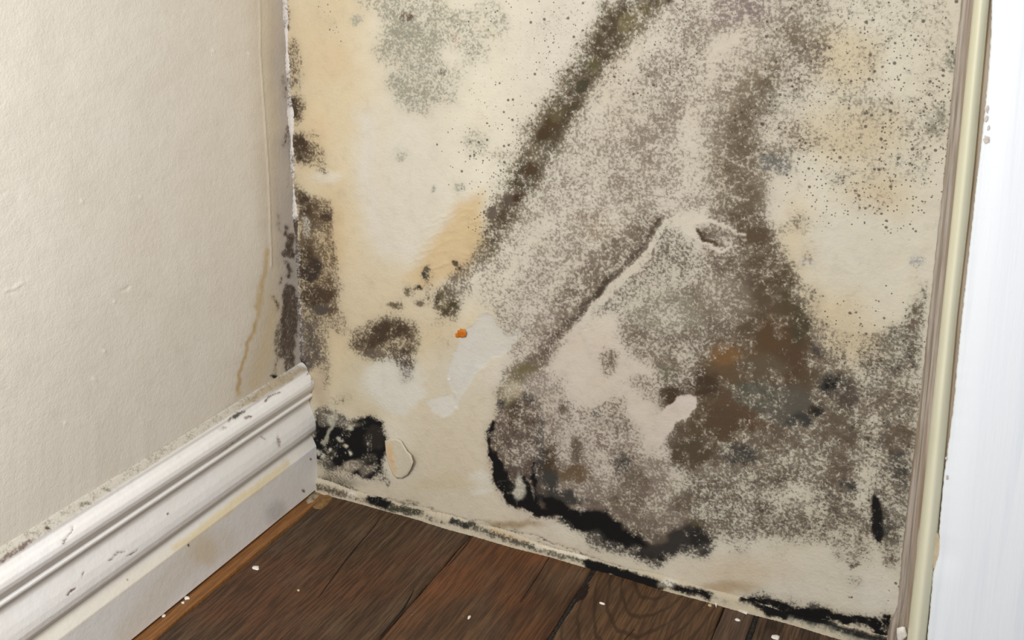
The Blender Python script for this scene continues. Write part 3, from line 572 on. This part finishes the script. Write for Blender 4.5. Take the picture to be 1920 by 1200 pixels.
struct(link('trim_1', me, stained('ledge_plaster', tex=.8, bump=.0009, bscale=200)))

# ------------------------------------------------------------------ floor
def wood(name, dark, mid, light, seed, cath=False, orange=None, darkmix=.5):
    t = NT(name); v0 = t.coords()
    mp = t.n('ShaderNodeMapping'); t.put(mp.inputs['Vector'], v0); mp.inputs['Location'].default_value = (seed*1.7, seed*.9, 0); v0 = mp.outputs[0]
    wob = t.noise(v0, 7, 2, .5, col=True)
    wv = t.n('ShaderNodeVectorMath', operation='MULTIPLY_ADD'); t.put(wv.inputs[0], wob); wv.inputs[1].default_value = (.009,.0,.0); t.put(wv.inputs[2], v0)
    st = t.n('ShaderNodeMapping'); t.put(st.inputs['Vector'], wv.outputs[0]); st.inputs['Scale'].default_value = (1, .055, 1)
    g1 = t.noise(st.outputs[0], 330, 4, .65); g2 = t.noise(st.outputs[0], 90, 3, .55); g3 = t.noise(st.outputs[0], 26, 2, .5)
    col = t.mix(t.sm(g3, .32, .66), C4(dark), C4(mid))
    col = t.mix(t.sm(g2, .42, .72, 0, .7), col, C4(light))
    if orange:
        col = t.mix(t.sm(t.noise(v0, 6, 2, .5), .42, .64, 0, .75), col, C4(orange))
    col = t.mix(t.sm(g1, .40, .60, .62*darkmix*2, 0), col, C4((34,24,16)))
    if cath:
        w = t.n('ShaderNodeTexWave', wave_type='RINGS', rings_direction='SPHERICAL'); cm = t.n('ShaderNodeMapping'); tc = t.n('ShaderNodeTexCoord')
        t.put(cm.inputs['Vector'], tc.outputs['Object']); cc = on_floor((1252,1045)); cm.inputs['Location'].default_value = (-cc[0], -cc[1]*.36, 0); cm.inputs['Scale'].default_value = (1, .36, 0)
        t.put(w.inputs['Vector'], cm.outputs[0]); w.inputs['Scale'].default_value = 24; w.inputs['Distortion'].default_value = 2.2; w.inputs['Detail'].default_value = 3; w.inputs['Detail Scale'].default_value = 2.2
        col = t.mix(t.math('MULTIPLY', t.sm(w.outputs['Fac'], .82, .98, 0, .6), t.sm(g1, .35, .6, .4, 1)), col, C4((40,30,20)))
    # dust and tiny pale specks
    vo = t.n('ShaderNodeTexVoronoi'); t.put(vo.inputs['Vector'], v0); vo.inputs['Scale'].default_value = 70
    sp = t.n('ShaderNodeSeparateColor'); t.put(sp.inputs[0], vo.outputs['Color'])
    col = t.mix(t.math('MULTIPLY', t.math('LESS_THAN', sp.outputs[0], .08), t.math('LESS_THAN', vo.outputs['Distance'], .045)), col, C4((176,160,134)))
    col = t.mix(t.sm(t.noise(v0, 14, 4, .65), .5, .8, 0, .20), col, C4((140,120,100)))
    h = t.math('ADD', t.math('MULTIPLY', g1, 1.0), t.math('MULTIPLY', g2, .6))
    col = t.mix(1.0, col, (.66,.67,.66,1), 'MULTIPLY')
    return t.done(col, .52, t.bump(h, .0009), .35)
floor_me = pymesh('floor', [(-.05,.02,-.014),(2.2,.02,-.014),(2.2,-2.4,-.014),(-.05,-2.4,-.014),(-.05,.02,-.05),(2.2,.02,-.05),(2.2,-2.4,-.05),(-.05,-2.4,-.05)],
    [(0,3,2,1),(4,5,6,7),(0,1,5,4),(1,2,6,5),(2,3,7,6),(3,0,4,7)])
floor = struct(link('floor', floor_me, plain('underfloor_dirt', (20,16,12), (34,26,20), rough=.95, scale=300, bump=.001), smooth=False))
planks = [(-.005,.0345,wood('orange_oak_edge', (150,98,54),(172,114,62),(190,132,76), 1, darkmix=.30)),
    (.0392,.2735,wood('worn_brown_oak', (84,62,44),(104,78,56),(124,96,70), 2, orange=(116,74,48), darkmix=.50)),
    (.2752,.4500,wood('reddish_oak', (88,60,42),(112,78,52),(134,98,64), 3, orange=(138,82,46), darkmix=.42)),
    (.4556,.6225,wood('arched_grain_oak', (96,68,48),(120,86,58),(136,102,70), 4, cath=True, darkmix=.40)),
    (.6236,.6590,wood('dusty_brown_oak', (96,74,60),(112,86,70),(124,98,76), 5, darkmix=.35)),
    (.6650,.8700,wood('dark_striped_oak', (80,60,44),(104,80,60),(134,104,80), 6, darkmix=.55)),
    (.8725,1.10,wood('mid_brown_oak', (70,50,34),(96,70,48),(120,90,62), 7)),
    (1.1025,1.34,None),(1.3425,1.60,None),(1.6025,1.86,None),(1.8625,2.12,None)]
nyp = 260
for i, (xa, xb, mt) in enumerate(planks):
    if mt is None: mt = planks[1 + i % 3][2]
    ysp = np.concatenate([np.linspace(.004, -.5, nyp), np.linspace(-.55, -2.4, 12)]); vs = []
    for y in ysp:
        jl = .0004*math.sin(y*90+i) + .0003*random.uniform(-1,1); jr = .0004*math.sin(y*70+i*2) + .0003*random.uniform(-1,1)
        cup = .0004*math.sin(y*11+i)
        for (x, z) in ((xa+jl,-.012),(xa+jl,-.0016),(xa+jl+.0010,-.0003),(xa+.004,cup*.3),(xa+(xb-xa)*.3,cup),(xa+(xb-xa)*.7,-cup*.5),(xb-.004,cup*.2),(xb+jr-.0010,-.0003),(xb+jr,-.0016),(xb+jr,-.012)):
            vs.append((x, y, z))
    me = grid_mesh('plank', np.array(vs), len(ysp), 10, flip=True)
    o = link('plank', me, mt, floor)
    if i == 0: o['label'] = 'narrow orange-brown edge strip along the skirting'
# dark filler in the wide joints
mat_tar = plain('joint_filler', (24,22,20), (60,54,46), rough=.8, scale=420, bump=.002)
for (xa, xb, y0, y1) in ((.0340,.0394,-.01,-.6),(.4498,.4558,-.002,-.6),(.6590,.6650,-.002,-.5)):
    vs = []; n = 260
    for i in range(n):
        y = y0 + (y1-y0)*i/(n-1); z = (-.0050 if xa < .1 else -.0012) + .0010*random.uniform(-1,1)*(.8 if xa < .1 else .3)
        for k, (x, dz) in enumerate(((xa,-.002),(xa*.66+xb*.34,0),(xa*.34+xb*.66,0),(xb,-.002))): vs.append((x, y, z+dz+.0004*random.uniform(-1,1)))
    link('joint_filler', grid_mesh('joint_filler', np.array(vs), n, 4, flip=True), mat_tar, floor)
# drying cracks along the grain of the widest board and the reddish board
mat_crack = plain('crack_shadow', (24,16,11), (40,28,20), rough=.95, scale=300, bump=.0005)
for pts, w in (([(715,967),(700,990),(672,1022),(655,1042),(640,1062),(610,1103),(596,1122)],.0016),([(776,1107),(768,1122),(758,1140),(748,1152),(712,1195)],.0020),([(888,1003),(868,1030),(840,1062)],.0012),([(1030,1045),(1005,1085),(975,1130)],.0012),([(1190,1180),(1170,1200)],.001)):
    c_ = [on_floor(q) for q in pts]; n_ = len(c_); vs = []
    for i_, p_ in enumerate(c_):
        ww = w*math.sin(math.pi*(i_+.35)/(n_-.3))*.5 + .0001
        vs += [(p_[0]-ww, p_[1], .00065), (p_[0], p_[1], .00075), (p_[0]+ww, p_[1], .00065)]
    link('crack', grid_mesh('crack', np.array(vs), n_, 3, flip=True), mat_crack, floor)
# knot hole edge beside the wide joint
k = on_floor((1092,1112)); vs = [(k[0], k[1], .0004)]; n = 22
for i in range(n):
    a = i*2*math.pi/n; r = 1 + .25*random.uniform(-1,1); vs.append((k[0]+.0055*r*math.cos(a), k[1]+.017*r*math.sin(a), .0001))
link('knot', pymesh('knot', vs, [(0,i+1,(i+1)%n+1) for i in range(n)]), plain('knot_wood', (22,14,10),(44,26,16), scale=300, bump=.001), floor)

# ------------------------------------------------------------------ right-hand door frame
frame = bpy.data.objects.new('door_1', None); COL.objects.link(frame); struct(frame)
frame['label'] = 'painted door frame at right edge: worn grey wood strip, cream bead and white board'
def wood_strip_mat():
    t = NT('worn_grey_wood'); v = t.coords((1, 1, .035)); g = t.noise(v, 260, 4, .6); g2 = t.noise(v, 90, 3, .55, .5)
    c = t.mix(t.sm(g, .35, .62), C4((138,124,106)), C4((172,160,146)))
    c = t.mix(t.sm(g2, .52, .66, 0, .6), c, C4((132,110,82)))
    c = t.mix(t.sm(t.noise(v, 150, 2, .5), .66, .72, 0, .85), c, C4((232,226,212)))
    c = t.mix(t.sm(t.noise(t.coords((1,1,.12)), 60, 3, .6), .66, .74, 0, .75), c, C4((52,36,22)))
    return t.done(c, .6, t.bump(g, .0012), .3)
def brushed_white(name, c, c2, bump=.0007, rough=.4):
    t = NT(name); v = t.coords((1, 1, .04)); g = t.noise(v, 150, 4, .6); g2 = t.noise(v, 60, 3, .6)
    col = t.mix(t.sm(g2, .48, .66, 0, .8), C4(c), C4(c2))
    return t.done(col, rough, t.bump(g, bump), .4)
def lerp_px(tab, y):
    for (ya, xa), (yb, xb) in zip(tab, tab[1:]):
        if y <= yb or (yb, xb) == tab[-1]:
            return xa + (xb-xa)*(y-ya)/(yb-ya)
def column(name, mat, edges, depths, zrange=(0, 1.5), nzs=300, jag=0.0):
    """edges: list of px tables left->right; each edge sits on plane y=-depth; built as real world x(z)."""
    cols = []
    zz = np.linspace(zrange[0], zrange[1], nzs)
    for tab, dep in zip(edges, depths):
        pts = [on_back((lerp_px(tab, y), y), -dep) for y in np.linspace(tab[0][0], tab[-1][0], 60)]
        pz = np.array([p[2] for p in pts])[::-1]; pxx = np.array([p[0] for p in pts])[::-1]
        sl = (pxx[-1]-pxx[-20])/(pz[-1]-pz[-20]) * .25
        x = np.interp(zz, pz, pxx) + np.where(zz > pz[-1], (zz-pz[-1])*sl, 0)
        cols.append((x, -dep))
    V = np.zeros((nzs, len(cols)+1, 3))
    for k, (x, y) in enumerate(cols):
        V[:,k,0] = x; V[:,k,1] = y; V[:,k,2] = zz
        if k <= 1 and jag: V[:,k,0] += jag*np.random.uniform(-1,1,nzs)
    V[:,-1] = V[:,-2]; V[:,-1,1] = .0
    me = grid_mesh(name, V.reshape(-1,3), nzs, len(cols)+1, flip=True)
    return link(name, me, mat, frame)
tA = [(0,1803),(80,1794),(350,1768),(450,1757),(560,1745),(760,1724),(950,1701),(1050,1690),(1135,1684),(1160,1672),(1200,1661)]
tB = [(0,1826),(350,1791),(600,1765),(950,1729),(1200,1701)]
tC = [(0,1856),(350,1824),(600,1795),(950,1764),(1200,1737)]
tm = lambda f: [(y, lerp_px(tA, y)*(1-f)+lerp_px(tB, y)*f) for y in range(0, 1201, 100)]
off = lambda tab, d: [(y, x+d) for y, x in tab]
column('wood_strip', wood_strip_mat(), [tA, off(tA,1.5), tm(.42), tm(.5), tm(.58), tB, off(tB, 8)], [.001,.006,.0085,.0065,.0095,.0105,.0105], jag=.0005)
cream = plain('cream_gloss_bead', (228,224,196), (218,214,184), rough=.35, scale=40, bump=.0002, stretch=(1,1,.1), spec=.5)
n = 9; ed = []; dp = []
for k in range(n+1):
    f = k/n; ed.append([(y, lerp_px(tB,y)*(1-f)+(lerp_px(tC,y)-1)*f) for y in range(0,1201,100)]); dp.append(.016 + .013*math.sin(math.pi*min(1,.06+f*.88)))
column('cream_bead', cream, [off(tB,-1)]+ed, [.004]+dp)
brown = plain('brown_joint', (150,132,110), (176,160,140), rough=.7, scale=80, stretch=(1,1,.1))
column('joint_line', brown, [off(tC,-3), off(tC, 6), off(tC, 30)], [.012,.0175,.0175])
# white board with a chipped left edge
bd = [(0,1860),(60,1858),(100,1856),(160,1851),(240,1843),(350,1830),(480,1816),(600,1803),(680,1795),(760,1788),(850,1776),(900,1769),(980,1762),(1004,1760),(1030,1762),(1050,1757),(1068,1750),(1150,1743),(1200,1738)]
column('board', brushed_white('brushed_white_gloss', (240,243,245), (231,236,240)), [off(bd,1), bd, off(bd,3), off(bd,60), off(bd,110), off(bd,170), off(bd,420)], [.0172,.0205,.0235,.0238,.0234,.0240,.0238], nzs=500, jag=.0004)
chip = plain('exposed_cream_paint', (206,190,160), (190,172,140), rough=.6, scale=120)
p0 = [on_back(q, -.0205) for q in ((1752,998),(1760,1003),(1764,1022),(1763,1040),(1757,1056),(1749,1068))]
link('chipped_patch', pymesh('chipped_patch', p0 + [p + np.array([0,.004,0]) for p in p0], [(5,4,3,2,1,0)] + [(i,i+1,i+7,i+6) for i in range(5)]), chip, frame, smooth=False)
rng = random.Random(8)
def blob_mesh(name, c, rx, ry, nrm_axis, thick, n=12, jag=.25, seed=0):
    """thin irregular flake lying on a surface; nrm_axis 'y' = wall, 'z' = floor, 'x' = left wall"""
    r_ = random.Random(seed); vs = []; fs = []
    for lvl, sc in ((0,1.0),(.7,.92),(1.0,.55)):
        for i in range(n):
            a = i*2*math.pi/n; 
            if lvl == 0: pass
            rr = sc*(1 + jag*random.Random(seed*97+i).uniform(-1,1))
            u, v = rx*rr*math.cos(a), ry*rr*math.sin(a); h = thick*lvl
            vs.append({'y': (c[0]+u, c[1]-h, c[2]+v), 'z': (c[0]+u, c[1]+v, c[2]+h), 'x': (c[0]+h, c[1]+u, c[2]+v)}[nrm_axis])
    for L_ in range(2):
        for i in range(n): j = (i+1) % n; fs.append((L_*n+i, L_*n+j, (L_+1)*n+j, (L_+1)*n+i))
    fs.append(tuple(2*n+i for i in range(n)))
    me = pymesh(name, vs, fs)
    bm = bmesh.new(); bm.from_mesh(me); bmesh.ops.recalc_face_normals(bm, faces=bm.faces); bm.to_mesh(me); bm.free()
    return me
scuff = plain('paint_scuff', (196,182,170), (214,204,194), scale=200)
for i, (x, y, rx, ry) in enumerate(((1850,222,2.5,5),(1853,240,2,4),(1849,262,4.5,6),(1851,205,2,6),(1776,895,2,4),(1774,860,1.5,3))):
    c = on_back((x,y), -.0241); link('scuff', blob_mesh('scuff', c, rx*.00062, ry*.00068, 'y', .0004, seed=i+1), scuff, frame)
wht = plain('white_paint_chip', (226,220,208), (208,200,184), rough=.6, scale=200)
c = on_back((1690,1188), -.013); link('paint_lump', blob_mesh('paint_lump', c, .006, .011, 'y', .003, seed=44), wht, frame)

# ------------------------------------------------------------------ details on the wall
orange = plain('rust_orange', (190,108,22), (170,88,14), rough=.6, scale=200)
c = on_back((867,625), -.001)
bm_ = blob_mesh('rust_spot', c, .0068, .0062, 'y', .0016, n=16, jag=.16, seed=9)
o = link('rust_spot', bm_, orange, wall_back); o['label'] = 'small bright orange rust spot'
c = on_back((858,629), -.001); link('rust_spot', blob_mesh('rust_spot', c, .0035, .0032, 'y', .0012, seed=12), orange, wall_back)
# lifting paint flake beside the black patch
fp = [(722,826),(733,822),(745,822),(752,826),(758,836),(764,846),(771,853),(775,866),(770,880),(764,890),(754,897),(744,897),(736,888),(729,870),(724,850)]
FL = Stain(700, 800, 800, 920, 1, (192,182,158), warp=.2, seed=41)
FL.L([(726,822),(732,850),(738,885)],[5,14,8],6,p=(196,162,116),k=.85)
cx, cy = 735, 862; vs = []; fs = []; nr_, n = 8, len(fp)
vs.append(on_back((cx, cy), -.0032))
for r in range(1, nr_+1):
    for (x, y) in fp:
        f = r/nr_; X_, Y_ = cx+(x-cx)*f, cy+(y-cy)*f
        lift = .0012 + .0095*max(0, (X_-732)/42)**2.2 + .0004*math.sin(X_*.8+Y_*.5)
        vs.append(on_back((X_, Y_), -lift))
for i in range(n): fs.append((0, 1+(i+1)%n, 1+i))
for r in range(nr_-1):
    for i in range(n): a = 1+r*n+i; b = 1+r*n+(i+1)%n; fs.append((a, b, b+n, a+n))
me = pymesh('paint_flake', vs, fs); FL.write(me, np.array(vs))
o = link('paint_flake', me, stained('flake_paint', tex=.3), wall_back); o['label'] = 'curled cream paint flake with brown stain lifting off the wall'
sd = o.modifiers.new('thickness', 'SOLIDIFY'); sd.thickness = .0004; sd.offset = 1

# ------------------------------------------------------------------ debris on the floor
debris = [((480,1066),.0062,.0042,'pale paint chip on the dark plank below the skirting','white'),
    ((350,1122),.0052,.0034,'white paint chip against the foot of the skirting','white'),
    ((306,1155),.0030,.0022,'tiny white crumb on the orange edge strip','white'),
    ((343,1131),.0018,.0020,'white speck on the orange edge strip, beside the larger chip','white'),
    ((1128,1132),.0042,.0016,'white sliver on the arched-grain plank right of the wide joint','white'),
    ((1383,1163),.0030,.0028,'round white crumb near the back wall, left of the black joint','white'),
    ((1454,1196),.0044,.0042,'pale round crumb right of the black joint at the bottom of the picture','white'),
    ((1331,1136),.0024,.0022,'small yellowish crumb left of the white scrap by the back wall','cream'),
    ((880,1158),.0020,.0032,'little white splinter on the reddish plank','white'),
    ((560,1108),.0018,.0016,'tiny pale crumb in the middle of the widest brown plank','cream')]
crm = plain('cream_crumb', (196,178,140), (170,150,112), scale=200)
for i, (q, rx, ry, lab, c_) in enumerate(debris):
    c = on_floor(q); c[2] = .0003
    thing(link('paint_chip', blob_mesh('paint_chip', c, rx, ry, 'z', .0016, n=9, jag=.35, seed=60+i), wht if c_=='white' else crm), lab, 'paint chip')
# torn white scrap pieces along the foot of the wall
def scrap(pts, lab):
    b = [on_floor(q) for q in pts]; n = len(b)
    vs = [p + np.array([0,0,.0004]) for p in b] + [p + np.array([0,0,.0019]) for p in b]
    me = pymesh('paint_scrap', vs, [tuple(range(n, 2*n))] + [(i,(i+1)%n,(i+1)%n+n,i+n) for i in range(n)])
    bm = bmesh.new(); bm.from_mesh(me); bmesh.ops.recalc_face_normals(bm, faces=bm.faces); bm.to_mesh(me); bm.free()
    thing(link('paint_scrap', me, wht, smooth=False), lab, 'paint scrap')
scrap([(1340,1127),(1350,1129.5),(1345,1133),(1343,1141),(1341,1136)], 'triangular white paint scrap at the plank end by the back wall')
scrap([(1379,1139),(1386,1141),(1394,1145),(1402,1151),(1400,1153),(1390,1149),(1380,1143)], 'thin white paint sliver lying at the foot of the back wall')
# old glue smears on the boards in the corner
glue = plain('dried_glue', (110,78,40), (140,106,62), rough=.4, scale=120, bump=.0008, spec=.5); gluew = plain('pale_glue', (160,146,120), (110,88,58), rough=.5, scale=140, bump=.0008)
def smear(name, pts, mt, lab, z=.0005):
    b = [on_floor(q) for q in pts]; n = len(b); c = sum(b)/n
    vs = [p+np.array([0,0,.0001]) for p in b] + [c*.35+p*.65+np.array([0,0,z+.0009]) for p in b] + [c+np.array([0,0,z+.0012])]
    fs = [(i,(i+1)%n,(i+1)%n+n,i+n) for i in range(n)] + [(n+i, n+(i+1)%n, 2*n) for i in range(n)]
    me = pymesh(name, vs, fs); bm = bmesh.new(); bm.from_mesh(me); bmesh.ops.recalc_face_normals(bm, faces=bm.faces); bm.to_mesh(me); bm.free()
    o = link(name, me, mt, floor); o['label'] = lab
smear('glue_smear', [(586,950),(598,938),(608,928),(618,923),(625,926),(622,936),(614,946),(602,955),(590,954)], glue, 'amber dried glue smear')
smear('glue_smear', [(574,938),(582,926),(592,919),(602,919),(604,924),(596,932),(586,942),(576,946)], gluew, 'pale glue smear')
